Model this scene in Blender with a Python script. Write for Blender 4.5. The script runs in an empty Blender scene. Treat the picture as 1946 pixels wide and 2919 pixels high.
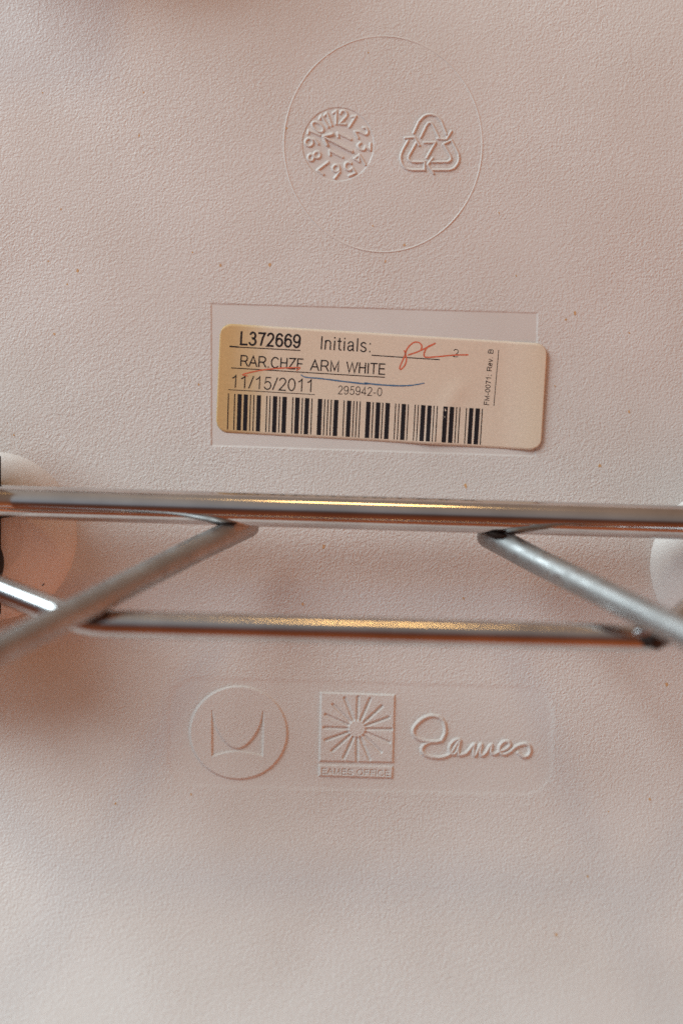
import bpy, math, random
import numpy as np
from mathutils import Vector, Matrix
random.seed(7); np.random.seed(7)
SC = bpy.context.scene

# ------------------------------------------------------------------ camera
# z = 0 is the plane of the seat underside at the sticker; 1 unit = 1 m
S = 1e-4          # metres per photograph pixel on that plane
D = 0.55          # camera distance
W0, H0 = 1946.0, 2919.0
cam = bpy.data.cameras.new('camera'); cam_o = bpy.data.objects.new('camera', cam)
SC.collection.objects.link(cam_o); SC.camera = cam_o
cam_o.location = (0, 0, D)
cam.sensor_fit = 'VERTICAL'; cam.sensor_height = 36.0
cam.lens = 36.0 * D / (H0 * S)
cam.clip_start = 0.01; cam.clip_end = 20
cam.dof.use_dof = True
cam.dof.focus_distance = D - 0.004
cam.dof.aperture_fstop = cam.lens / 22.0
cam.dof.aperture_blades = 7

# ------------------------------------------------------------------ world: the dim room round the chair
w = bpy.data.worlds.new('World'); SC.world = w; w.use_nodes = True
nt = w.node_tree; nt.nodes.clear()
tc = nt.nodes.new('ShaderNodeTexCoord'); sp = nt.nodes.new('ShaderNodeSeparateXYZ')
mr = nt.nodes.new('ShaderNodeMapRange'); mr.inputs[1].default_value = -1; mr.inputs[2].default_value = 1
rp = nt.nodes.new('ShaderNodeValToRGB')
WORLD = [(0.0, (.32, .080, .028)), (.25, (.21, .050, .020)), (.42, (.12, .040, .021)), (.50, (.12, .085, .075)),
         (.58, (.30, .28, .28)), (.75, (.40, .35, .31)), (1.0, (.42, .32, .25))]
e = rp.color_ramp.elements
e[0].position = WORLD[0][0]; e[0].color = WORLD[0][1] + (1,)
e[1].position = 1.0; e[1].color = WORLD[-1][1] + (1,)
for p, c in WORLD[1:-1]:
    q = e.new(p); q.color = c + (1,)
bg = nt.nodes.new('ShaderNodeBackground'); bg.inputs[1].default_value = 1.0
ow = nt.nodes.new('ShaderNodeOutputWorld')
L = nt.links.new
L(tc.outputs['Generated'], sp.inputs[0]); L(sp.outputs['Y'], mr.inputs[0]); L(mr.outputs[0], rp.inputs[0])
mrx = nt.nodes.new('ShaderNodeMapRange'); mrx.inputs[1].default_value = -.28; mrx.inputs[2].default_value = .28
rx = nt.nodes.new('ShaderNodeValToRGB'); rx.color_ramp.elements[0].color = (.92, 1.10, 1.28, 1); rx.color_ramp.elements[1].color = (.66, .52, .43, 1)
mm = nt.nodes.new('ShaderNodeVectorMath'); mm.operation = 'MULTIPLY'
L(sp.outputs['X'], mrx.inputs[0]); L(mrx.outputs[0], rx.inputs[0]); L(rp.outputs[0], mm.inputs[0]); L(rx.outputs[0], mm.inputs[1])
dt = nt.nodes.new('ShaderNodeVectorMath'); dt.operation = 'DOT_PRODUCT'; dt.inputs[1].default_value = Vector((.82, -.50, .28)).normalized()
L(tc.outputs['Generated'], dt.inputs[0])
mz = nt.nodes.new('ShaderNodeMath'); mz.operation = 'MAXIMUM'; mz.inputs[1].default_value = 0; L(dt.outputs['Value'], mz.inputs[0])
pw = nt.nodes.new('ShaderNodeMath'); pw.operation = 'POWER'; pw.inputs[1].default_value = 5; L(mz.outputs[0], pw.inputs[0])
wm_ = nt.nodes.new('ShaderNodeVectorMath'); wm_.operation = 'SCALE'; wm_.inputs[0].default_value = (1.30, .42, .15); L(pw.outputs[0], wm_.inputs['Scale'])
ad = nt.nodes.new('ShaderNodeVectorMath'); ad.operation = 'ADD'; L(mm.outputs[0], ad.inputs[0]); L(wm_.outputs[0], ad.inputs[1])
L(ad.outputs[0], bg.inputs[0]); L(bg.outputs[0], ow.inputs[0])

# ------------------------------------------------------------------ lamps
def area(name, direction, dist, sx, sy, power, color, target=(0, 0, 0)):
    l = bpy.data.lights.new(name, 'AREA'); l.shape = 'RECTANGLE'; l.size = sx; l.size_y = sy
    l.energy = power; l.color = color
    o = bpy.data.objects.new(name, l); SC.collection.objects.link(o)
    d = Vector(direction).normalized(); t = Vector(target)
    o.location = t + d * dist
    o.rotation_euler = d.to_track_quat('Z', 'Y').to_euler()
    return o
area('window_light', (-.70, .62, .36), 1.9, 1.0, 1.75, 39.0, (.76, .93, 1.0))
area('warm_lamp', (.045, .88, .48), .85, .12, .09, .45, (1.0, .60, .20))
SC.cycles.use_denoising = False
SC.view_settings.view_transform = 'Standard'; SC.view_settings.look = 'None'
SC.view_settings.exposure = 0.0; SC.view_settings.gamma = 1.0

# ------------------------------------------------------------------ the shell surface
def basez(px, py):
    px = np.asarray(px, float); py = np.asarray(py, float)
    b = np.clip((py - 1450) / 1470.0, 0, 2.2)
    z = 0.034 * b ** 2
    t = np.clip((700 - py) / 700.0, 0, 2.2)
    z = z - 0.004 * t ** 2
    z = z + 0.00010 * (np.sin(px / 97.0 + 1.3 * np.sin(py / 150.0)) * np.sin(py / 121.0 + 0.8 * np.sin(px / 133.0)))
    z = z + 0.00016 * np.sin(px / 260.0 + py / 390.0) * np.cos(py / 300.0 - px / 500.0)
    return z
def P(px, py, z):
    px = np.asarray(px, float); py = np.asarray(py, float); z = np.asarray(z, float) + 0 * px
    k = S * (D - z) / D
    return np.stack([(px - W0 / 2) * k, (H0 / 2 - py) * k, z], -1)
def PV(px, py, z): return Vector(P(px, py, z).tolist())

def sstep(a, b, x):
    t = np.clip((x - a) / (b - a), 0, 1); return t * t * (3 - 2 * t)
def seg_dist(px, py, strokes):
    d = np.full(px.shape, 1e9)
    for st in strokes:
        for (x0, y0), (x1, y1) in zip(st[:-1], st[1:]):
            vx, vy = x1 - x0, y1 - y0; l2 = vx * vx + vy * vy + 1e-9
            t = np.clip(((px - x0) * vx + (py - y0) * vy) / l2, 0, 1)
            d = np.minimum(d, np.hypot(px - x0 - t * vx, py - y0 - t * vy))
    return d
def poly_sdf(px, py, poly):
    d = seg_dist(px, py, [list(poly) + [poly[0]]])
    ins = np.zeros(px.shape, bool); n = len(poly)
    for i in range(n):
        x0, y0 = poly[i]; x1, y1 = poly[(i + 1) % n]
        c = ((y0 > py) != (y1 > py)) & (px < (x1 - x0) * (py - y0) / (y1 - y0 + 1e-12) + x0)
        ins ^= c
    return np.where(ins, -d, d)
def smooth(pts, n=6, closed=False):
    P_ = [np.array(p, float) for p in pts]; out = []
    m = len(P_)
    rng = range(m) if closed else range(m - 1)
    for i in rng:
        if closed: a, b, c, d_ = P_[i - 1], P_[i], P_[(i + 1) % m], P_[(i + 2) % m]
        else: a, b, c, d_ = P_[max(i - 1, 0)], P_[i], P_[i + 1], P_[min(i + 2, m - 1)]
        for k in range(n):
            t = k / n
            out.append(tuple(.5 * ((2 * b) + (-a + c) * t + (2 * a - 5 * b + 4 * c - d_) * t * t + (-a + 3 * b - 3 * c + d_) * t ** 3)))
    out.append(tuple(P_[0] if closed else P_[-1]))
    return out
def ell(cx, cy, rx, ry, rot=0, n=40, a0=0, a1=360):
    r = math.radians(rot); o = []
    for i in range(n + 1):
        a = math.radians(a0 + (a1 - a0) * i / n)
        x, y = rx * math.cos(a), ry * math.sin(a)
        o.append((cx + x * math.cos(r) - y * math.sin(r), cy + x * math.sin(r) + y * math.cos(r)))
    return o
def rquad(c, r, n=8):
    out = []; m = len(c)
    for i in range(m):
        p = np.array(c[i], float); a = np.array(c[i - 1], float); b = np.array(c[(i + 1) % m], float)
        u = (a - p) / np.linalg.norm(a - p); v = (b - p) / np.linalg.norm(b - p)
        s, e_ = p + u * r, p + v * r
        for k in range(n + 1):
            t = k / n
            q = (1 - t) ** 2 * s + 2 * t * (1 - t) * (p * .70 + (s + e_) * .15) + t * t * e_
            out.append(tuple(q))
    return out
def conv(strokes, sc, ox, oy): return [[(ox + x / sc, oy + y / sc) for x, y in s] for s in strokes]

# ------------------------------------------------------------------ stroke alphabet (unit cap height, y up)
def arc(cx, cy, rx, ry, a0, a1, n=14):
    return [(cx + rx * math.cos(math.radians(a0 + (a1 - a0) * i / n)), cy + ry * math.sin(math.radians(a0 + (a1 - a0) * i / n))) for i in range(n + 1)]
G = {
 'L': (.58, [[(.08, 1), (.08, 0), (.56, 0)]]),
 'I': (.16, [[(.08, 1), (.08, 0)]]),
 'F': (.60, [[(.08, 0), (.08, 1), (.58, 1)], [(.08, .53), (.52, .53)]]),
 'E': (.64, [[(.62, 0), (.08, 0), (.08, 1), (.60, 1)], [(.08, .53), (.57, .53)]]),
 'T': (.64, [[(.0, 1), (.64, 1)], [(.32, 1), (.32, 0)]]),
 'H': (.70, [[(.08, 0), (.08, 1)], [(.64, 0), (.64, 1)], [(.08, .53), (.64, .53)]]),
 'M': (.82, [[(.08, 0), (.08, 1), (.41, .12), (.74, 1), (.74, 0)]]),
 'W': (1.0, [[(.0, 1), (.25, 0), (.50, .95), (.75, 0), (1.0, 1)]]),
 'A': (.74, [[(.0, 0), (.37, 1), (.74, 0)], [(.14, .34), (.60, .34)]]),
 'Z': (.64, [[(.04, 1), (.62, 1), (.02, 0), (.64, 0)]]),
 'R': (.74, [[(.08, 0), (.08, 1)] + [(.45, 1)] + arc(.45, .735, .23, .265, 90, -90) + [(.08, .47)], [(.40, .47), (.50, .42), (.74, 0)]]),
 'B': (.70, [[(.08, 0), (.08, 1), (.42, 1)] + arc(.42, .765, .22, .235, 90, -90) + [(.08, .53)], [(.42, .53)] + arc(.42, .265, .26, .265, 90, -90) + [(.08, 0)]]),
 'C': (.74, [arc(.40, .5, .36, .5, 42, 318, 26)]),
 'O': (.80, [arc(.40, .5, .37, .5, 0, 360, 30)]),
 'S': (.64, [arc(.33, .745, .26, .255, 25, 250, 14) + arc(.33, .26, .29, .26, 75, -160, 14)]),
 'V': (.66, [[(0, 1), (.33, 0), (.66, 1)]]),
 '0': (.56, [arc(.28, .5, .24, .49, 0, 360, 28)]),
 '1': (.56, [[(.10, .76), (.24, .84), (.35, 1), (.35, 0)]]),
 '2': (.56, [arc(.28, .72, .22, .27, 165, -35, 14) + [(.30, .32), (.06, 0), (.52, 0)]]),
 '3': (.56, [arc(.27, .75, .20, .24, 160, -85, 14) + arc(.26, .265, .25, .265, 85, -160, 16)]),
 '4': (.56, [[(.54, .26), (.03, .26), (.40, 1), (.40, 0)]]),
 '5': (.56, [[(.48, .98), (.15, .98), (.08, .50)] + arc(.27, .32, .24, .32, 140, -155, 18)]),
 '6': (.56, [arc(.30, .60, .24, .39, 35, 180, 12) + [(.055, .32)], arc(.29, .315, .235, .30, 0, 360, 26)]),
 '7': (.56, [[(.04, .97), (.52, .97), (.36, .60), (.24, 0)]]),
 '9': (.56, [arc(.27, .685, .235, .30, 0, 360, 26), [(.505, .68)] + arc(.26, .40, .245, .40, 0, -145, 12)]),
 '-': (.34, [[(.04, .33), (.30, .33)]]),
 '/': (.30, [[(.0, 0), (.30, 1)]]),
 '.': (.24, [[(.12, .0), (.12, .06)]]),
 ':': (.24, [[(.12, .0), (.12, .06)], [(.12, .62), (.12, .68)]]),
 ';': (.24, [[(.12, -.12), (.14, .06)], [(.12, .62), (.12, .68)]]),
 'n': (.54, [[(.07, 0), (.07, .72)], [(.07, .45)] + arc(.27, .50, .19, .22, 150, 0, 10) + [(.46, 0)]]),
 'i': (.18, [[(.09, 0), (.09, .72)], [(.09, .92), (.09, 1.0)]]),
 't': (.30, [[(.14, .96), (.14, .12), (.20, .02), (.30, .02)], [(.0, .70), (.28, .70)]]),
 'a': (.54, [[(.06, .55)] + arc(.26, .55, .18, .17, 150, 0, 8) + [(.44, .10), (.50, 0)], [(.44, .42), (.20, .38)] + arc(.20, .20, .15, .19, 90, 300, 10) + [(.44, .18)]]),
 'l': (.18, [[(.09, 0), (.09, 1)]]),
 's': (.48, [arc(.24, .55, .18, .17, 25, 240, 10) + arc(.24, .18, .20, .18, 70, -160, 10)]),
 'e': (.54, [[(.05, .38), (.49, .38)] + arc(.27, .36, .22, .36, 0, 320, 20)]),
 'v': (.48, [[(.0, .72), (.24, 0), (.48, .72)]]),
 ' ': (.30, []),
}
def text_strokes(s, x0, y0, x1, y1, h, lean=0.0, gap=.10):
    """strokes in photograph pixels; baseline from (x0,y0) to (x1,y1), cap height h"""
    tot = sum(G[c][0] for c in s) + gap * (len(s) - 1)
    bx, by = x1 - x0, y1 - y0; ln = math.hypot(bx, by)
    ux, uy = bx / ln, by / ln; k = ln / tot
    vx, vy = uy + lean, -ux
    out = []; cur = 0
    for c in s:
        for st in G[c][1]:
            out.append([(x0 + ux * (cur + x) * k + vx * y * h, y0 + uy * (cur + x) * k + vy * y * h) for x, y in st])
        cur += G[c][0] + gap
    return out

# ------------------------------------------------------------------ relief drawings (photograph pixels)
c1 = lambda s: conv(s, 2.529, 780, 80)
c8 = lambda s: conv(s, 6.533, 840, 280)
c7 = lambda s: conv(s, 2.24, 450, 1900)
c9 = lambda s: conv(s, 2.412, 1000, 1900)
RECY = c1([
 [(1006, 757), (1045, 672)] + smooth([(1045, 672), (1085, 633), (1130, 622), (1175, 636), (1208, 672)]) + [(1243, 765)],
 [(1058, 787), (1098, 704)] + smooth([(1098, 704), (1112, 686), (1130, 682), (1145, 697)]) + [(1194, 797)],
 [(1278, 744), (1243, 802), (1180, 797)],
 [(945, 792), (1014, 786), (1048, 846)],
 [(966, 812), (932, 872)] + smooth([(932, 872), (914, 925), (924, 978), (952, 1010), (992, 1022)]) + [(1086, 1022), (1086, 965), (995, 965)]
   + smooth([(995, 965), (972, 948), (973, 920)]) + [(1028, 822)],
 [(1143, 938), (1108, 985), (1150, 1048)],
 [(1140, 1022), (1262, 1022)] + smooth([(1262, 1022), (1303, 1004), (1332, 955), (1330, 905)]) + [(1280, 808), (1222, 836), (1268, 912)]
   + smooth([(1268, 912), (1276, 944), (1250, 965)]) + [(1140, 965)],
 [(1082, 825), (1165, 824), (1102, 934)]])
NUM = [
 [[(715, 275), (775, 235), (770, 475)], smooth([(850, 285), (870, 242), (925, 238), (965, 280), (955, 340), (830, 475)]) + [(945, 485)]],
 [[(1065, 345), (1138, 335), (1015, 535)]],
 [smooth([(1275, 550), (1325, 555), (1358, 610), (1340, 668), (1290, 668), (1200, 622), (1118, 622)]) + [(1180, 740)]],
 [smooth([(1222, 832), (1180, 870), (1200, 930), (1250, 962), (1300, 950), (1312, 898)]) + [(1405, 965), (1408, 845)]],
 [[(1315, 1235), (1205, 1055), (1108, 1125), (1200, 1180), (1195, 1070)]],
 [smooth([(1045, 1212), (985, 1195), (938, 1240), (955, 1315), (1015, 1340), (1072, 1302)]) + [(1130, 1392), (1012, 1445)]],
 [ell(768, 1305, 60, 62), [(826, 1290), (832, 1370), (745, 1490)]],
 [[(618, 1190), (422, 1342), (530, 1420)]],
 [ell(300, 1105, 50, 58), ell(415, 1055, 58, 58)],
 [ell(268, 820, 68, 70), smooth([(300, 760), (370, 775), (435, 850)])],
 [[(250, 660), (258, 600), (475, 690)], ell(428, 535, 120, 66, 40)],
 [[(465, 385), (495, 325), (622, 535)], [(552, 325), (598, 275), (684, 505)]],
 [[(600, 870), (527, 712), (700, 667)], [(540, 722), (1062, 988)], [(808, 725), (802, 645), (1042, 768)], [(655, 1058), (650, 978), (888, 1100)]],
]
NUM = [c8(n) for n in NUM]
NUMALL = [s for n in NUM for s in n]
WC, WR, WI = (963.5, 411.7), (100.6, 104.0), (50.8, 53.9)
LOGO_C, LOGO_R = (679.9, 2088.6), (138.5, 132.6)
HORN = c7([smooth([(347, 283), (366, 375), (402, 445), (450, 500), (502, 524), (552, 510), (606, 458), (650, 380), (673, 290)]) +
           [(668, 572)] + smooth([(668, 572), (590, 549), (505, 541), (425, 549), (347, 571)])])[0]
SQ = c7([[(1040, 166), (1512, 182), (1500, 612), (1031, 604)]])[0]
BAR = c7([[(1030, 628), (1500, 638), (1494, 712), (1028, 698)]])[0]
RAYC = (1270, 398)
RAYS = []
for ex, ey in [(1277, 196), (1353, 208), (1428, 254), (1472, 325), (1490, 400), (1476, 484), (1422, 545), (1350, 594), (1270, 600),
               (1186, 582), (1112, 538), (1070, 470), (1062, 390), (1072, 308), (1118, 243), (1193, 203)]:
    dx, dy = ex - RAYC[0], ey - RAYC[1]; ln = math.hypot(dx, dy)
    RAYS.append([(RAYC[0] + dx / ln * 62, RAYC[1] + dy / ln * 62), (ex, ey)])
RAYS = c7(RAYS)
OFFICE = text_strokes('EAMES OFFICE', *c7([[(1044, 686)]])[0][0], *c7([[(1478, 700)]])[0][0], 15.5, gap=.16)
SCRIPT = c9([
 smooth([(598, 346), (545, 340), (485, 366), (438, 415), (428, 455), (455, 492), (520, 516), (588, 518)]) + [(622, 510)] +
 smooth([(622, 510), (645, 465), (648, 420), (632, 372), (602, 347)]),
 smooth([(545, 519), (503, 540), (487, 572), (503, 603), (560, 624), (630, 624), (682, 602), (700, 580), (735, 520), (742, 505), (712, 510), (682, 545), (682, 588), (708, 604), (735, 570), (748, 510), (738, 570), (742, 606), (772, 604),
         (800, 590), (838, 545), (848, 540), (842, 575), (852, 612), (875, 570), (892, 540), (895, 548), (888, 590), (902, 612), (930, 590), (955, 548), (966, 545), (962, 585), (985, 604), (1020, 585),
         (1070, 566), (1092, 540), (1080, 518), (1048, 520), (1022, 552), (1024, 590), (1052, 604), (1095, 585), (1135, 552), (1190, 533), (1222, 545), (1232, 580), (1215, 615), (1180, 620), (1148, 594)], 4)])
PANEL = rquad([(484, 1932), (1574, 1962), (1568, 2266), (480, 2236)], 70)
POCKET = [(603, 866), (1530, 893), (1524, 1300), (604, 1270)]
MM = 1e-3
def profile(d, w_, soft): return 1 - sstep(w_ - soft, w_ + soft, d)
def rad(px, py, c, r): # approx signed distance to an ellipse
    k = np.hypot((px - c[0]) / r[0], (py - c[1]) / r[1]); return (k - 1) * (r[0] + r[1]) / 2
# each relief: bounds, step, height(px,py) -> (height m, grain 0..1, belongs-to-part mask)
def f_wheel(x, y):
    d = rad(x, y, WC, WR); di = rad(x, y, WC, WI)
    h = -.10 * MM * profile(d, 0, 1.6) - .05 * MM * profile(di, 0, 1.4)
    h = h + np.maximum(.44 * MM * profile(seg_dist(x, y, NUMALL), 3.1, 2.4), .75 * MM * profile(seg_dist(x, y, NUM[12][:2]), 3.6, 2.6))
    return h, sstep(-1, 3, d), d < 1.0
def f_recy(x, y):
    d = seg_dist(x, y, RECY)
    return .50 * MM * profile(d, 3.1, 2.7), sstep(3, 7, d), d < 6.5
def panel_base(x, y):
    d = poly_sdf(x, y, PANEL)
    return -.065 * MM * profile(d, 0, 3.0), sstep(-4, 8, d) * .45 + .55
def f_disc(x, y):
    d = rad(x, y, LOGO_C, LOGO_R)
    h = .62 * MM * profile(d, 0, 3.6) - .62 * MM * profile(poly_sdf(x, y, HORN), 0, 3.2)
    h0, g = panel_base(x, y)
    return h + h0, g, d < 5
def f_square(x, y):
    d = poly_sdf(x, y, SQ); db = poly_sdf(x, y, BAR)
    h = .58 * MM * np.maximum(profile(d, 0, 3.2), profile(db, 0, 2.8))
    h = h - .55 * MM * profile(seg_dist(x, y, RAYS), 3.4, 3.0) - .30 * MM * profile(seg_dist(x, y, OFFICE), 1.5, 1.3)
    h0, g = panel_base(x, y)
    return h + h0, g, np.minimum(d, db) < 4.5
def f_script(x, y):
    d = seg_dist(x, y, SCRIPT); h0, g = panel_base(x, y)
    return h0 + .62 * MM * profile(d, 4.6, 4.0), g, d < 9
def f_pocket(x, y):
    d = poly_sdf(x, y, POCKET)
    return -.055 * MM * profile(d, 0, 2.4), sstep(-2, 3, d), d < -.5
REL = [ # name, x0, x1, y0, y1, step
 ('date_wheel', 850, 1080, 295, 530, 1, f_wheel, 'round date stamp with an arrow and months 1 to 12'),
 ('recycling_symbol', 1135, 1320, 315, 505, 1, f_recy, 'triangle of three chasing arrows round a 7'),
 ('maker_emblem', 530, 830, 1945, 2230, 1, f_disc, 'raised round emblem with a sunken horned shape'),
 ('starburst_emblem', 900, 1135, 1960, 2230, 1, f_square, 'raised square emblem with a sunken starburst over a strip of small capitals'),
 ('signature_emblem', 1170, 1530, 2030, 2185, 1, f_script, 'raised joined-up handwritten signature'),
 ('label_recess', 590, 1545, 855, 1315, 2.5, f_pocket, 'smooth shallow rectangle for the sticker'),
]

# ------------------------------------------------------------------ mesh helpers
def mesh_np(name, V, F, mat, parent=None, grain=None, smooth_=True):
    me = bpy.data.meshes.new(name); V = np.asarray(V, np.float32); F = np.asarray(F, np.int32)
    me.vertices.add(len(V)); me.vertices.foreach_set('co', V.ravel())
    k = F.shape[1]
    me.loops.add(F.size); me.loops.foreach_set('vertex_index', F.ravel())
    me.polygons.add(len(F)); me.polygons.foreach_set('loop_start', np.arange(0, F.size, k, dtype=np.int32))
    if grain is not None:
        a = me.attributes.new('grain', 'FLOAT', 'POINT'); a.data.foreach_set('value', np.asarray(grain, np.float32))
    me.update(calc_edges=True); me.validate()
    me.polygons.foreach_set('use_smooth', np.full(len(me.polygons), smooth_))
    me.materials.append(mat)
    o = bpy.data.objects.new(name, me); SC.collection.objects.link(o); o.parent = parent
    return o
def mesh_py(name, V, F, mat, parent=None, smooth_=True):
    me = bpy.data.meshes.new(name); me.from_pydata([tuple(v) for v in V], [], F); me.update()
    for p in me.polygons: p.use_smooth = smooth_
    me.materials.append(mat)
    o = bpy.data.objects.new(name, me); SC.collection.objects.link(o); o.parent = parent
    return o
def empty(name, loc, label, cat):
    o = bpy.data.objects.new(name, None); o.empty_display_size = .02; o.location = loc
    SC.collection.objects.link(o); o['label'] = label; o['category'] = cat
    return o
def compact(V, F, G_):
    used = np.unique(F); mp = np.full(len(V), -1); mp[used] = np.arange(len(used))
    return V[used], mp[F], G_[used]

# ------------------------------------------------------------------ materials
def new_mat(name):
    m = bpy.data.materials.new(name); m.use_nodes = True; n = m.node_tree.nodes; b = n['Principled BSDF']
    return m, m.node_tree, n, b
def N(nt, t, **kw):
    x = nt.nodes.new(t)
    for k, v in kw.items(): setattr(x, k, v)
    return x
def mat_shell():
    m, t, n, b = new_mat('white_moulded_plastic'); L = t.links.new
    tc = N(t, 'ShaderNodeTexCoord')
    b.inputs['Roughness'].default_value = .46; b.inputs['Specular IOR Level'].default_value = .42
    # slow warm/cool grubbiness of old white plastic
    ns = N(t, 'ShaderNodeTexNoise'); ns.inputs['Scale'].default_value = 28; ns.inputs['Detail'].default_value = 5; ns.inputs['Roughness'].default_value = .6
    cr = N(t, 'ShaderNodeValToRGB'); cr.color_ramp.elements[0].position = .3; cr.color_ramp.elements[1].position = .72
    cr.color_ramp.elements[0].color = (.76, .70, .655, 1); cr.color_ramp.elements[1].color = (.82, .77, .735, 1)
    L(tc.outputs['Object'], ns.inputs['Vector']); L(ns.outputs['Fac'], cr.inputs[0])
    # grain: worm-like leather texture, warped noise
    nw = N(t, 'ShaderNodeTexNoise'); nw.inputs['Scale'].default_value = 1300; nw.inputs['Detail'].default_value = 1
    L(tc.outputs['Object'], nw.inputs['Vector'])
    wm = N(t, 'ShaderNodeVectorMath', operation='MULTIPLY_ADD'); wm.inputs[1].default_value = (.0004,) * 3
    L(nw.outputs['Color'], wm.inputs[0]); L(tc.outputs['Object'], wm.inputs[2])
    g1 = N(t, 'ShaderNodeTexNoise'); g1.inputs['Scale'].default_value = 1560; g1.inputs['Detail'].default_value = 1.0; g1.inputs['Roughness'].default_value = .5; g1.inputs['Distortion'].default_value = .3
    L(wm.outputs[0], g1.inputs['Vector'])
    big = N(t, 'ShaderNodeTexNoise'); big.inputs['Scale'].default_value = 760; big.inputs['Detail'].default_value = 1
    L(wm.outputs[0], big.inputs['Vector'])
    md = N(t, 'ShaderNodeMath', operation='MULTIPLY_ADD'); md.inputs[1].default_value = .30
    L(big.outputs['Fac'], md.inputs[0]); L(g1.outputs['Fac'], md.inputs[2])
    at = N(t, 'ShaderNodeAttribute', attribute_name='grain')
    # grain depth wanders a little over the moulding
    nv = N(t, 'ShaderNodeTexNoise'); nv.inputs['Scale'].default_value = 22; nv.inputs['Detail'].default_value = 2
    L(tc.outputs['Object'], nv.inputs['Vector'])
    vr = N(t, 'ShaderNodeMapRange'); vr.inputs[1].default_value = .3; vr.inputs[2].default_value = .7; vr.inputs[3].default_value = .65; vr.inputs[4].default_value = 1.2
    L(nv.outputs['Fac'], vr.inputs[0])
    mg = N(t, 'ShaderNodeMath', operation='MULTIPLY_ADD'); mg.inputs[1].default_value = .94; mg.inputs[2].default_value = .06
    L(at.outputs['Fac'], mg.inputs[0])
    m2 = N(t, 'ShaderNodeMath', operation='MULTIPLY'); L(mg.outputs[0], m2.inputs[0]); L(vr.outputs[0], m2.inputs[1])
    m3 = N(t, 'ShaderNodeMath', operation='MULTIPLY'); L(m2.outputs[0], m3.inputs[0]); L(md.outputs[0], m3.inputs[1])
    bp = N(t, 'ShaderNodeBump'); bp.inputs['Strength'].default_value = 1.0; bp.inputs['Distance'].default_value = .000235
    L(m3.outputs[0], bp.inputs['Height']); L(bp.outputs[0], b.inputs['Normal'])
    L(cr.outputs[0], b.inputs['Base Color'])
    return m
SHELL = mat_shell()
def mat_steel(name, col, rough, scale=(1, 1, 1), bump=.12):
    m, t, n, b = new_mat(name); L = t.links.new
    tc = N(t, 'ShaderNodeTexCoord'); mp = N(t, 'ShaderNodeMapping'); mp.inputs['Scale'].default_value = scale
    L(tc.outputs['Object'], mp.inputs[0])
    a = N(t, 'ShaderNodeTexNoise'); a.inputs['Scale'].default_value = 260; a.inputs['Detail'].default_value = 3; L(mp.outputs[0], a.inputs['Vector'])
    r = N(t, 'ShaderNodeMapRange'); r.inputs[1].default_value = .3; r.inputs[2].default_value = .7; r.inputs[3].default_value = rough * .8; r.inputs[4].default_value = rough * 1.35
    L(a.outputs['Fac'], r.inputs[0]); L(r.outputs[0], b.inputs['Roughness'])
    c = N(t, 'ShaderNodeTexNoise'); c.inputs['Scale'].default_value = 60; c.inputs['Detail'].default_value = 6; L(tc.outputs['Object'], c.inputs['Vector'])
    cr = N(t, 'ShaderNodeValToRGB'); cr.color_ramp.elements[0].position = .32; cr.color_ramp.elements[1].position = .62
    cr.color_ramp.elements[0].color = tuple(x * .80 for x in col) + (1,); cr.color_ramp.elements[1].color = col + (1,)
    L(c.outputs['Fac'], cr.inputs[0]); L(cr.outputs[0], b.inputs['Base Color'])
    b.inputs['Metallic'].default_value = 1
    bp = N(t, 'ShaderNodeBump'); bp.inputs['Strength'].default_value = bump; bp.inputs['Distance'].default_value = .00006
    L(a.outputs['Fac'], bp.inputs['Height']); L(bp.outputs[0], b.inputs['Normal'])
    return m
STEEL = mat_steel('drawn_zinc_steel', (.70, .68, .67), .11, (.03, 1, 1), .03)
ROD = mat_steel('zinc_steel_rod', (.66, .64, .63), .15, (1, 1, 1), .0)
STRUT = mat_steel('dull_steel_strut', (.44, .43, .42), .50, (1, 1, 1), .0)
BEAD = mat_steel('smooth_weld_bead', (.62, .62, .62), .27, (1, 1, 1), .0)
WELD = mat_steel('dark_weld', (.07, .055, .05), .55)
def mat_plain(name, col, rough, spec=.4):
    m, t, n, b = new_mat(name); L = t.links.new
    tc = N(t, 'ShaderNodeTexCoord'); a = N(t, 'ShaderNodeTexNoise'); a.inputs['Scale'].default_value = 1500; a.inputs['Detail'].default_value = 3
    L(tc.outputs['Object'], a.inputs['Vector'])
    cr = N(t, 'ShaderNodeValToRGB'); cr.color_ramp.elements[0].position = .3; cr.color_ramp.elements[1].position = .7
    cr.color_ramp.elements[0].color = tuple(x * .85 for x in col) + (1,); cr.color_ramp.elements[1].color = tuple(min(1, x * 1.1) for x in col) + (1,)
    L(a.outputs['Fac'], cr.inputs[0]); L(cr.outputs[0], b.inputs['Base Color'])
    b.inputs['Roughness'].default_value = rough; b.inputs['Specular IOR Level'].default_value = spec
    return m
RUBBER = mat_plain('black_rubber', (.018, .018, .02), .6)
INK = mat_plain('black_print', (.022, .018, .022), .6, .2)
REDINK = mat_plain('red_pen', (.78, .17, .085), .5, .3)
BLUEINK = mat_plain('blue_pen', (.10, .20, .34), .5, .3)
RUST = mat_plain('rust_speck', (.74, .44, .22), .7, .2)
DIRT = mat_plain('dark_lint', (.06, .03, .02), .8, .2)

# ------------------------------------------------------------------ chair
chair = empty('rocking_armchair', (0, 0, 0), 'underside of a white moulded plastic armchair with a bare steel rod base', 'chair')

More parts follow.
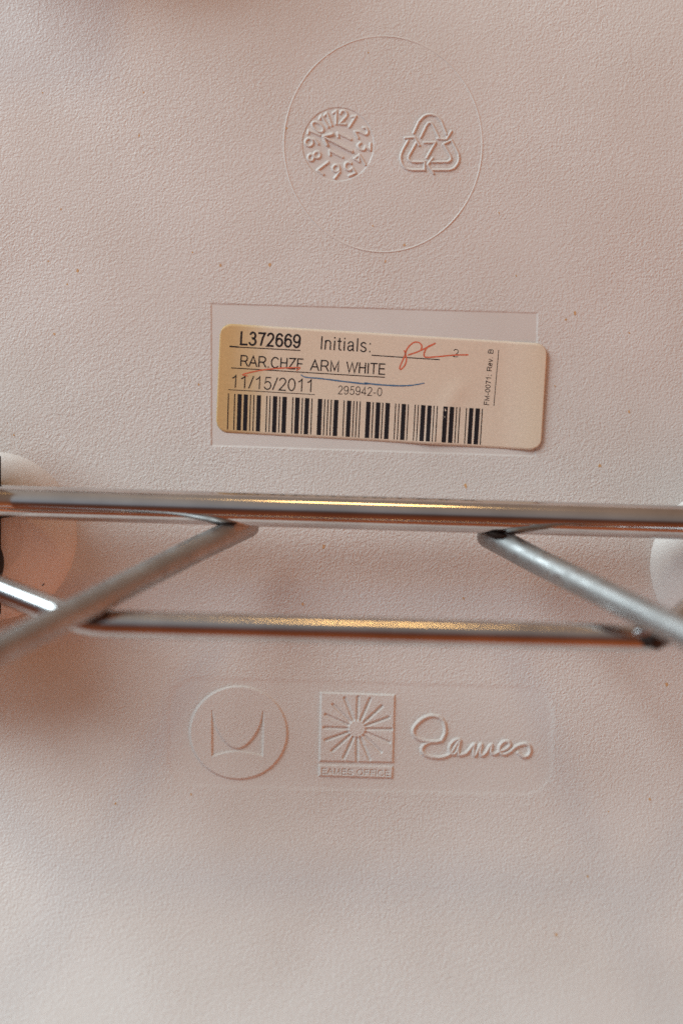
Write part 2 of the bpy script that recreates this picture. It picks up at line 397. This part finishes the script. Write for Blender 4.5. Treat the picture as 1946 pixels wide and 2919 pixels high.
xs_in = np.arange(-50, 2000, 5.0); ys_in = np.arange(-50, 2975, 5.0)
xs = np.concatenate([np.arange(-1050, -50, 40.), xs_in, np.arange(2000, 3041, 40.)])
ys = np.concatenate([np.arange(-850, -50, 40.), ys_in, np.arange(2975, 3776, 40.)])
Vs, Fs, Gs = [], [], []; off = 0
X, Y = np.meshgrid(xs, ys)
hp = np.zeros(X.shape); gp = np.ones(X.shape)
sel = (X > 440) & (X < 1620) & (Y > 1900) & (Y < 2310)
a_, b_ = panel_base(X[sel], Y[sel]); hp[sel] = a_; gp[sel] = b_
V = P(X, Y, basez(X, Y) + hp).reshape(-1, 3)
nx, ny = len(xs), len(ys)
ii, jj = np.meshgrid(np.arange(nx - 1), np.arange(ny - 1))
cx = (xs[ii] + xs[ii + 1]) / 2; cy = (ys[jj] + ys[jj + 1]) / 2
keep = np.ones(cx.shape, bool)
for r in REL: keep &= ~((cx > r[1]) & (cx < r[2]) & (cy > r[3]) & (cy < r[4]))
Q = (jj * nx + ii)[keep]
F = np.stack([Q, Q + nx, Q + nx + 1, Q + 1], -1)
v, f, g = compact(V, F, gp.ravel()); Vs.append(v); Fs.append(f); Gs.append(g); off = len(v)
parts = []
for (name, x0, x1, y0, y1, st, fn, lab) in REL:
    xx = np.arange(x0, x1 + .01, st); yy = np.arange(y0, y1 + .01, st)
    X, Y = np.meshgrid(xx, yy); h, gr, msk = fn(X, Y)
    V = P(X, Y, basez(X, Y) + h).reshape(-1, 3); n = len(xx)
    ii, jj = np.meshgrid(np.arange(n - 1), np.arange(len(yy) - 1)); Q = jj * n + ii
    F = np.stack([Q, Q + n, Q + n + 1, Q + 1], -1)
    mq = msk[:-1, :-1]
    v, f, g = compact(V, F[~mq], gr.ravel()); Vs.append(v); Fs.append(f + off); Gs.append(g); off += len(v)
    parts.append((name, lab, compact(V, F[mq], gr.ravel())))
shell = mesh_np('seat_shell', np.concatenate(Vs), np.concatenate(Fs), SHELL, chair, np.concatenate(Gs))
for name, lab, (v, f, g) in parts:
    o = mesh_np(name, v, f, SHELL, shell, g); o['label'] = lab

def ridge(name, pts, w_, h_, parent, mat, closed=True, jitter=0, lab=None, lift=0.0):
    """low rounded moulding line following the shell"""
    pts = np.array(pts); n = len(pts)
    if closed and np.allclose(pts[0], pts[-1]): pts = pts[:-1]; n -= 1
    nxt = np.roll(pts, -1, 0); prv = np.roll(pts, 1, 0)
    if not closed: nxt[-1] = pts[-1]; prv[0] = pts[0]
    t = nxt - prv; t /= np.linalg.norm(t, axis=1)[:, None]; nr = np.stack([-t[:, 1], t[:, 0]], -1)
    prof = [(-1, -.25), (-.6, .55), (0, 1), (.6, .55), (1, -.25)]
    V = []
    for k, (o_, hh) in enumerate(prof):
        q = pts + nr * o_ * w_
        hj = hh * h_ * (1 - jitter + jitter * np.sin(np.arange(n) * .21) * np.sin(np.arange(n) * .047))
        V.append(P(q[:, 0], q[:, 1], basez(q[:, 0], q[:, 1]) + hj + lift))
    V = np.stack(V, 1).reshape(-1, 3); F = []
    for i in range(n if closed else n - 1):
        for k in range(4):
            a = i * 5 + k; b = ((i + 1) % n) * 5 + k
            F.append((a, b, b + 1, a + 1))
    o = mesh_np(name, V, F, mat, parent, np.zeros(len(V)))
    if lab: o['label'] = lab
    return o
ridge('embossed_ring', ell(1091.5, 411, 282, 307.5, 0, 300), 3.3, .22 * MM, shell, SHELL, jitter=.25, lab='thin raised oval line round both stamps')

# moulded bosses and rubber shock mounts at both ends of the crossbar
def revolve(name, px, py, prof, mat, parent, n=96, squash=1.0):
    c = P(px, py, basez(px, py)); V = []; F = []
    for r, z in prof:
        for k in range(n):
            a = 2 * math.pi * k / n
            V.append((c[0] + r * math.cos(a), c[1] + r * squash * math.sin(a), c[2] + z))
    for i in range(len(prof) - 1):
        for k in range(n):
            a, b = i * n + k, i * n + (k + 1) % n
            F.append((a, b, b + n, a + n))
    F.append(tuple(range((len(prof) - 1) * n, len(prof) * n)))
    o = mesh_py(name, V, F, mat, parent); return o
BOSS = [(.0250, -.0006), (.0241, .0002), (.0234, .0014), (.0217, .0034), (.0190, .0056), (.0160, .0075), (.0130, .0090), (.0110, .0098), (.0105, .0100)]
for px, py in ((-22, 1532), (2097, 1628)):
    o = revolve('mount_boss', px, py, BOSS, SHELL, shell)
    a = o.data.attributes.new('grain', 'FLOAT', 'POINT'); a.data.foreach_set('value', np.full(len(o.data.vertices), .38, np.float32))
RB = [(.0098, .0085), (.0100, .0075), (.0100, .0120), (.0094, .0126), (.0080, .0128)]
mounts = []
for px, py in ((-70, 1602), (2150, 1690)):
    mounts.append(revolve('rubber_mount', px, py, RB, RUBBER, chair, 64))

# ------------------------------------------------------------------ steel frame
def tube(name, pts, r, mat, parent, n=48, caps=True, lab=None):
    pts = [Vector(p) for p in pts]
    V = []; F = []; rings = []
    t0 = (pts[1] - pts[0]).normalized()
    ref = Vector((0, 0, 1)) if abs(t0.z) < .9 else Vector((0, 1, 0))
    u = (ref - t0 * ref.dot(t0)).normalized()
    def ring(c, u, v, rr):
        i0 = len(V)
        for k in range(n):
            a = 2 * math.pi * k / n
            V.append(tuple(c + (u * math.cos(a) + v * math.sin(a)) * rr))
        rings.append(i0)
    m = len(pts)
    for i in range(m):
        t = ((pts[min(i + 1, m - 1)] - pts[max(i - 1, 0)])).normalized()
        u = (u - t * u.dot(t)).normalized(); v = t.cross(u)
        if i == 0 and caps:
            for a in (5, 25, 45, 65): ring(pts[0] - t * r * .8 * math.cos(math.radians(a)), u, v, r * math.sin(math.radians(a)))
        ring(pts[i], u, v, r)
        if i == m - 1 and caps:
            for a in (65, 45, 25, 5): ring(pts[-1] + t * r * .8 * math.cos(math.radians(a)), u, v, r * math.sin(math.radians(a)))
    for a, b in zip(rings[:-1], rings[1:]):
        for k in range(n):
            F.append((a + k, a + (k + 1) % n, b + (k + 1) % n, b + k))
    F.append(tuple(range(rings[0], rings[0] + n))[::-1]); F.append(tuple(range(rings[-1], rings[-1] + n)))
    o = mesh_py(name, V, F, mat, parent)
    if lab: o['label'] = lab
    return o
def bend(pts, r, n=10):
    """round the corners of a 3-D polyline"""
    pts = [Vector(p) for p in pts]; out = [pts[0]]
    for a, p, b in zip(pts[:-2], pts[1:-1], pts[2:]):
        u = (a - p).normalized(); v = (b - p).normalized(); s, e_ = p + u * r, p + v * r
        for k in range(n + 1):
            t = k / n; out.append(s * (1 - t) ** 2 + p * 2 * t * (1 - t) + e_ * t * t)
    out.append(pts[-1]); return out
TR = .00470; RR = .00355; TZ = .017
tube('crossbar', [PV(x, 1430.5 + x * .0302, TZ) for x in (-500, 0, 500, 973, 1500, 2000, 2550)], TR, STEEL, chair, 96, lab='thick straight steel tube across the seat')
sl = .513
tube('strut', [PV(706, 1497, .0125), PV(560, 1566, .0245), PV(0, 1852, .084), PV(-320, 2016, .118)], RR, STRUT, chair, 64, lab='left diagonal rod leaning out from the crossbar')
tube('strut', [PV(1391, 1526, .0125), PV(1540, 1605, .0245), PV(1946, 1803, .080), PV(2260, 1956, .114)], RR, STRUT, chair, 64, lab='right diagonal rod leaning out from the crossbar')
tube('bent_rod', bend([PV(-420, 1515, .015), PV(246, 1776, .0505), PV(1878, 1821, .0510), PV(2250, 1480, .018)], .0055), RR, ROD, chair, 48,
     lab='thin rod bent up at both ends below the crossbar')
# welds where the struts meet the crossbar
def blob(name, c, ax, rad3, mat, parent, seed=0):
    import bmesh
    bm = bmesh.new(); bmesh.ops.create_icosphere(bm, subdivisions=3, radius=1)
    rnd = random.Random(seed)
    rot = Matrix.Rotation(ax, 3, 'Z')
    ph = [rnd.uniform(0, 6) for _ in range(6)]
    for v in bm.verts:
        k = 1 + .10 * math.sin(v.co.x * 7 + ph[0]) * math.sin(v.co.y * 6 + ph[1]) + .07 * math.sin(v.co.x * 15 + ph[2] + v.co.z * 9)
        q = Vector((v.co.x * rad3[0], v.co.y * rad3[1], v.co.z * rad3[2])) * k
        v.co = rot @ q + c
    me = bpy.data.meshes.new(name); bm.to_mesh(me); bm.free()
    for p in me.polygons: p.use_smooth = True
    me.materials.append(mat); o = bpy.data.objects.new(name, me); SC.collection.objects.link(o); o.parent = parent
    return o
blob('weld', PV(664, 1486, .0180), .22, (.0042, .0011, .0020), WELD, chair, 1)
blob('weld', PV(1420, 1527, .0180), -.25, (.0038, .0010, .0020), WELD, chair, 2)
blob('weld', PV(278, 1756, .0535), .45, (.0030, .0019, .0030), WELD, chair, 3)
blob('weld', PV(1866, 1821, .0540), .12, (.0042, .0026, .0028), WELD, chair, 4)
blob('weld_bead', PV(1838, 1800, .0530), .10, (.0034, .0023, .0030), BEAD, chair, 5)
# upright strap at the left mount, just inside the picture edge
def boxpx(name, x0, x1, y0, y1, z0, z1, mat, parent):
    V = [P(x, y, z) for z in (z0, z1) for x, y in ((x0, y0), (x1, y0), (x1, y1), (x0, y1))]
    F = [(0, 1, 2, 3), (7, 6, 5, 4), (0, 4, 5, 1), (1, 5, 6, 2), (2, 6, 7, 3), (3, 7, 4, 0)]
    return mesh_py(name, V, F, mat, parent, False)
for nm, x0, x1, y0, y1, z0, z1 in (('bracket_or_shade_block', -370, -14, 1200, 1880, .0130, .0340), ('bracket_or_shade_block', 2150, 2480, 1400, 1850, .0190, .0212), ('bracket_or_shade_block', -250, 380, -830, -450, .0120, .0370)):  # last one: made-up block above the top edge, added to shade the shell
    b_ = boxpx(nm, x0, x1, y0, y1, z0, z1, STEEL, chair)  # first one: unseen left bracket, thickened into a solid block to deepen its shade
    if z0 > .015: boxpx('bracket_flange', x1 - 14 if x1 < 1500 else x0 + 2, x1 - 2 if x1 < 1500 else x0 + 14, y0, y1, z0 - .016, z0, STEEL, b_)
boxpx('bracket_flange', -12, 3.5, 1300, 1750, .0075, .0122, WELD, chair)
mounts.append(revolve('rubber_mount', 100, -640, RB, RUBBER, chair, 64))  # unseen mount, added together with the shade block above the top edge

# rust flecks and lint on the shell
V, F = [], []
specks = [(397, 386, 5), (409, 263, 3), (122, 264, 3), (174, 596, 3), (138, 745, 4), (222, 772, 5), (192, 810, 3), (549, 719, 3.5), (628, 756, 5), (768, 754, 6.5),
          (816, 366, 5), (1049, 150, 3), (1062, 643, 4), (1152, 699, 5), (1098, 745, 4.5), (1421, 607, 3.5), (1470, 786, 3.5), (1637, 893, 6), (1612, 911, 5), (1792, 949, 3.5),
          (1326, 1386, 7), (1708, 1327, 6), (922, 1559, 6.5), (862, 1722, 5), (1320, 1706, 4), (1792, 1174, 5), (566, 1096, 4.5), (156, 953, 5), (330, 2290, 5),
          (1584, 2665, 6), (1850, 2278, 5), (545, 2265, 4), (1898, 1952, 6), (1673, 2498, 5), (1733, 2313, 3), (1580, 1100, 3), (40, 1240, 4), (1040, 1250, 3)]
rnd = random.Random(3)
for x, y, r in specks:
    i0 = len(V); n = 9; r *= .85
    for k in range(n):
        a = 2 * math.pi * k / n; q = r * rnd.uniform(.55, 1.25)
        xx, yy = x + q * math.cos(a) * .8, y + q * math.sin(a) * 1.15
        V.append(P(xx, yy, basez(xx, yy) + .00005))
    F.append(tuple(range(i0, i0 + n))[::-1])
o = mesh_py('rust_specks', V, F, RUST, shell, False); o['kind'] = 'stuff'
ridge('lint', smooth([(122, 1670), (125, 1666), (128, 1664)], 3), 1.3, .0001, shell, DIRT, closed=False, lift=.0042)

# ------------------------------------------------------------------ the paper sticker
mp_, tp, np_, bp_ = new_mat('cream_label_paper'); Lk = tp.links.new
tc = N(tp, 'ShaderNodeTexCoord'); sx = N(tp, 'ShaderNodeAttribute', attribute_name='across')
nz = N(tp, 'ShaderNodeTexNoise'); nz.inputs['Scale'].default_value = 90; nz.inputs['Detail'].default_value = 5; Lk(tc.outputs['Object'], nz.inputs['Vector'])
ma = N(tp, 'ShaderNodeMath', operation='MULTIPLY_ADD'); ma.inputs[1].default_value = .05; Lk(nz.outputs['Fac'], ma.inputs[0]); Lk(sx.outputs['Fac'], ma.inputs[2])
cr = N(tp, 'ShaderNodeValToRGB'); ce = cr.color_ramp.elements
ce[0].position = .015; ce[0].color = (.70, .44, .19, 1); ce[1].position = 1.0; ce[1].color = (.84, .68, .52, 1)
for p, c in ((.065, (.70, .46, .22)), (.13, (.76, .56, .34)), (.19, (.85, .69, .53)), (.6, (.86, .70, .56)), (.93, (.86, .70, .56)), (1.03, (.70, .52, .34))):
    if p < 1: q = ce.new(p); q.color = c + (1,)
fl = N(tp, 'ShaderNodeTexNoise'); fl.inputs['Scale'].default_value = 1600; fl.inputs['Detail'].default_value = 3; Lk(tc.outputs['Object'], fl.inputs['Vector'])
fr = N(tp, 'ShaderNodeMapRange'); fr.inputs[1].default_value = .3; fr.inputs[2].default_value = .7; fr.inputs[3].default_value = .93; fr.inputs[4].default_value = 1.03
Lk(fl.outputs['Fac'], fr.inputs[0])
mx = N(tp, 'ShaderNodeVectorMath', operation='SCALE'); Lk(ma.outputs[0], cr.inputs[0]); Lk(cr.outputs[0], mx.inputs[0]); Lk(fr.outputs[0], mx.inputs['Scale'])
Lk(mx.outputs[0], bp_.inputs['Base Color']); bp_.inputs['Roughness'].default_value = .55; bp_.inputs['Specular IOR Level'].default_value = .3
PAPER = mp_

stick = empty('paper_sticker', tuple(P(1085, 1100, basez(1085, 1100))), 'small cream paper sticker with black print and barcode above the steel crossbar', 'sticker')
TL, TR_, BR, BL = np.array((628., 921.)), np.array((1560., 980.)), np.array((1541., 1285.)), np.array((615., 1231.))
def uv2px(u, v): return (TL * (1 - u) + TR_ * u) * (1 - v) + (BL * (1 - u) + BR * u) * v
def sz(px, py):
    """paper height above the shell plane: flat in the recess, lifting at right, a buckle at the lower edge"""
    px = np.asarray(px, float); py = np.asarray(py, float)
    z = basez(px, py) + .00008
    z = z + .00085 * sstep(1420, 1562, px) + .00020 * sstep(1200, 1285, py) * np.exp(-((px - 1235) / 85) ** 2) * 2.2
    z = z + .00022 * np.exp(-((px - 1290 + (py - 1130) * .5) / 30) ** 2) * sstep(1060, 1130, py)
    return z
nu, nv = 120, 44
Lw, Lh = 932.0, 306.0; RC = 34.0
us = np.concatenate([np.linspace(0, RC / Lw, 9)[:-1], np.linspace(RC / Lw, 1 - RC / Lw, nu), np.linspace(1 - RC / Lw, 1, 9)[1:]])
Vt, At = [], []
rows = 40
for u in us:
    d = min(u, 1 - u) * Lw
    inset = RC - math.sqrt(max(0, RC * RC - (RC - d) ** 2)) if d < RC else 0
    v0, v1 = inset / Lh, 1 - inset / Lh
    for k in range(rows + 1):
        q = uv2px(u, v0 + (v1 - v0) * k / rows); Vt.append(q); At.append(u)
Vt = np.array(Vt); top = P(Vt[:, 0], Vt[:, 1], sz(Vt[:, 0], Vt[:, 1])); nT = len(top)
bot = top.copy(); bot[:, 2] -= .00007
F = []
m = len(us); R1 = rows + 1
for i in range(m - 1):
    for k in range(rows):
        a = i * R1 + k; b = a + R1
        F.append((a, a + 1, b + 1, b)); F.append((a + nT, b + nT, b + 1 + nT, a + 1 + nT))
edge = [k for k in range(R1)] + [i * R1 + rows for i in range(1, m)] + [(m - 1) * R1 + k for k in range(rows - 1, -1, -1)] + [i * R1 for i in range(m - 2, 0, -1)]
for a, b in zip(edge, edge[1:] + edge[:1]): F.append((b, a, a + nT, b + nT))
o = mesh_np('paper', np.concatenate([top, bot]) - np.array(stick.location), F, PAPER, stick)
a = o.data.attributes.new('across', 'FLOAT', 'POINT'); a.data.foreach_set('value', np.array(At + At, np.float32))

zlay = [0]
def ribbon_mesh(name, strokes, wpx, mat, parent, lift=.00002, taper=False, caps=True):
    V, F = [], []
    for st in strokes:
        st = [np.array(p, float) for p in st]
        pts = [st[0]]
        for a, b in zip(st[:-1], st[1:]):
            L_ = np.linalg.norm(b - a)
            if L_ < .05: continue
            k = max(1, int(L_ / 25))
            for j in range(1, k + 1): pts.append(a + (b - a) * j / k)
        if len(pts) < 2: continue
        pts = np.array(pts); zlay[0] = (zlay[0] + 1) % 8; lf = lift + zlay[0] * 1.5e-6
        d = np.diff(pts, axis=0); d /= np.linalg.norm(d, axis=1)[:, None]
        n_ = len(pts); i0 = len(V); hw = wpx / 2
        closed = np.linalg.norm(pts[0] - pts[-1]) < .2
        for i in range(n_):
            a = d[i - 1] if i > 0 else (d[-1] if closed else d[0]); b = d[i] if i < n_ - 1 else (d[0] if closed else d[-1])
            na = np.array((-a[1], a[0])); nb = np.array((-b[1], b[0]))
            mm_ = na + nb; ml = np.linalg.norm(mm_)
            mm_ = na if ml < 1e-6 else mm_ / ml
            k = hw / max(.42, abs(mm_.dot(na)))
            p = pts[i].copy()
            if not closed and caps:
                if i == 0: p = p - d[0] * hw * .5
                if i == n_ - 1: p = p + d[-1] * hw * .5
            tw = 1.0
            if taper: tw = .55 + .45 * math.sin(math.pi * min(1, max(0, i / (n_ - 1)))) ** .5 + .12 * math.sin(i * 1.9)
            for s in (1, -1):
                q = p + mm_ * k * s * tw
                V.append(P(q[0], q[1], float(sz(q[0], q[1])) + lf))
        for i in range(n_ - 1):
            a = i0 + 2 * i; F.append((a, a + 2, a + 3, a + 1))
    V = np.array(V) - np.array(stick.location)
    return mesh_py(name, V, F, mat, parent, False)
z2 = lambda s: conv(s, 3.0154, 580, 850)
z3 = lambda s: conv(s, 2.851, 1040, 850)
def line2(s, a, b, h, cv=z2, sc=3.0154, lean=0.0, gap=.10):
    (x0, y0), (x1, y1) = cv([[a, b]])[0]
    return text_strokes(s, x0, y0, x1, y1, h / sc, lean, gap)
Ln = .0
t = ribbon_mesh('printed_text', line2('L372669', (313, 396), (830, 424), 108, gap=.13), 5.6, INK, stick); t['label'] = 'bold underlined serial number at top left'
t = ribbon_mesh('printed_text', line2('Initials:', (1003, 437), (1440, 463), 108, gap=.14), 3.7, INK, stick); t['label'] = 'Initials:'
t = ribbon_mesh('printed_text', line2('RAR.CHZF', (313, 580), (852, 612), 88, gap=.12) + line2('ARM', (918, 618), (1163, 632), 88, gap=.13) +
            line2('WHITE', (1228, 636), (1557, 655), 88, gap=.13), 3.6, INK, stick); t['label'] = 'second printed line in capitals'
t = ribbon_mesh('printed_text', line2('11/15/2011', (232, 765), (945, 806), 104, gap=.10), 3.3, INK, stick); t['label'] = 'date 11/15/2011'
t = ribbon_mesh('printed_text', line2('295942-0', (1153, 822), (1531, 841), 70, gap=.12), 2.1, INK, stick); t['label'] = '295942-0'
t = ribbon_mesh('printed_text', line2('2', (710, 473), (756, 478), 60, z3, 2.851), 2.0, INK, stick); t['label'] = 'small 2'
t = ribbon_mesh('printed_text', line2('FM-0071; Rev. B', (1003, 870), (1040, 418), 37, z3, 2.851, 0, .12), 2.0, INK, stick); t['label'] = 'small underlined print turned sideways'
ribbon_mesh('ruled_line', z2([[(228, 414), (300, 420)]]), 4.2, INK, stick)
for a, b, wd, cv in (((296, 420), (830, 449), 2.6, z2), ((240, 599), (1555, 680), 2.5, z2), ((215, 786), (955, 828), 1.8, z2), ((55, 464), (605, 500), 2.8, z3), ((1045, 875), (1084, 423), 1.9, z3)):
    ribbon_mesh('ruled_line', cv([[a, b]]), wd, INK, stick)
bars = [(211, 9), (265, 9), (294, 36), (347, 36), (401, 9), (430, 9), (459, 36), (541, 9), (569, 9), (598, 37), (652, 9), (679, 38), (764, 9), (789, 38), (846, 9), (872, 38),
        (928, 9), (983, 38), (1038, 9), (1066, 9), (1094, 9), (1122, 38), (1204, 9), (1233, 37), (1287, 9), (1314, 9), (1342, 9), (1398, 38)]
bars = [(580 + x / 3.0154, w_ / 3.0154) for x, w_ in bars]
b3 = [(62, 9), (90, 36), (140, 9), (167, 36), (245, 8), (272, 8), (298, 35), (348, 8), (403, 8), (429, 8), (455, 36), (507, 34), (556, 8), (583, 8), (636, 36), (688, 36), (740, 8), (766, 8),
      (820, 8), (846, 34), (897, 36), (948, 8)]
bars += [(1040 + x / 2.851, w_ / 2.851) for x, w_ in b3]
code = bpy.data.objects.new('barcode', None); code.empty_display_size = .01; SC.collection.objects.link(code); code.parent = stick
for x, w_ in bars:
    k = (x - 650) / (1372.5 - 650)
    yt = 1121.3 + k * 43.7; yb = 1224.7 + k * 42.7; dxb = -(2.9 + k * 3.4)
    rowsb = 5; V = []
    for j in range(rowsb + 1):
        f_ = j / rowsb; y = yt + (yb - yt) * f_; xl = x + dxb * f_
        for q, yy in ((xl, y), (xl + w_, y + w_ * .06)):
            V.append(P(q, yy, float(sz(q, yy)) + .00002))
    F = [(2 * j, 2 * j + 2, 2 * j + 3, 2 * j + 1) for j in range(rowsb)]
    mesh_py('barcode_bar', np.array(V) - np.array(stick.location), F, INK, code, False)
sig = z3([smooth([(318, 425), (326, 455), (305, 505), (282, 560), (288, 578), (318, 552), (336, 500), (328, 445), (355, 392), (400, 358), (440, 362), (460, 388), (455, 415)], 5),
          smooth([(350, 461), (420, 438), (490, 406), (540, 382), (570, 366)], 4),
          smooth([(566, 368), (512, 392), (486, 428), (478, 462), (498, 480), (600, 474), (720, 462), (835, 460)], 5)])
ribbon_mesh('red_initials', sig, 3.8, REDINK, stick, .000036)['label'] = 'looping red pen initials on the ruled line'
ribbon_mesh('red_pen_mark', z2([smooth([(378, 668), (336, 657), (400, 638), (520, 615), (650, 602), (765, 597), (828, 597), (800, 620)], 5)]), 3.6, REDINK, stick, .000036, True)
blue = z2([[(838, 659), (880, 680), (1000, 690), (1200, 715), (1400, 738)]])[0] + z3([[(0, 690), (100, 702), (250, 711), (330, 711), (400, 705), (480, 690)]])[0]
ribbon_mesh('blue_pen_line', [smooth(blue, 4)], 4.2, BLUEINK, stick, .000036, True)
print('tris', sum(len(o.data.loop_triangles) or sum(len(p.vertices) - 2 for p in o.data.polygons) for o in bpy.data.objects if o.type == 'MESH' and len(o.data.polygons) < 5000))
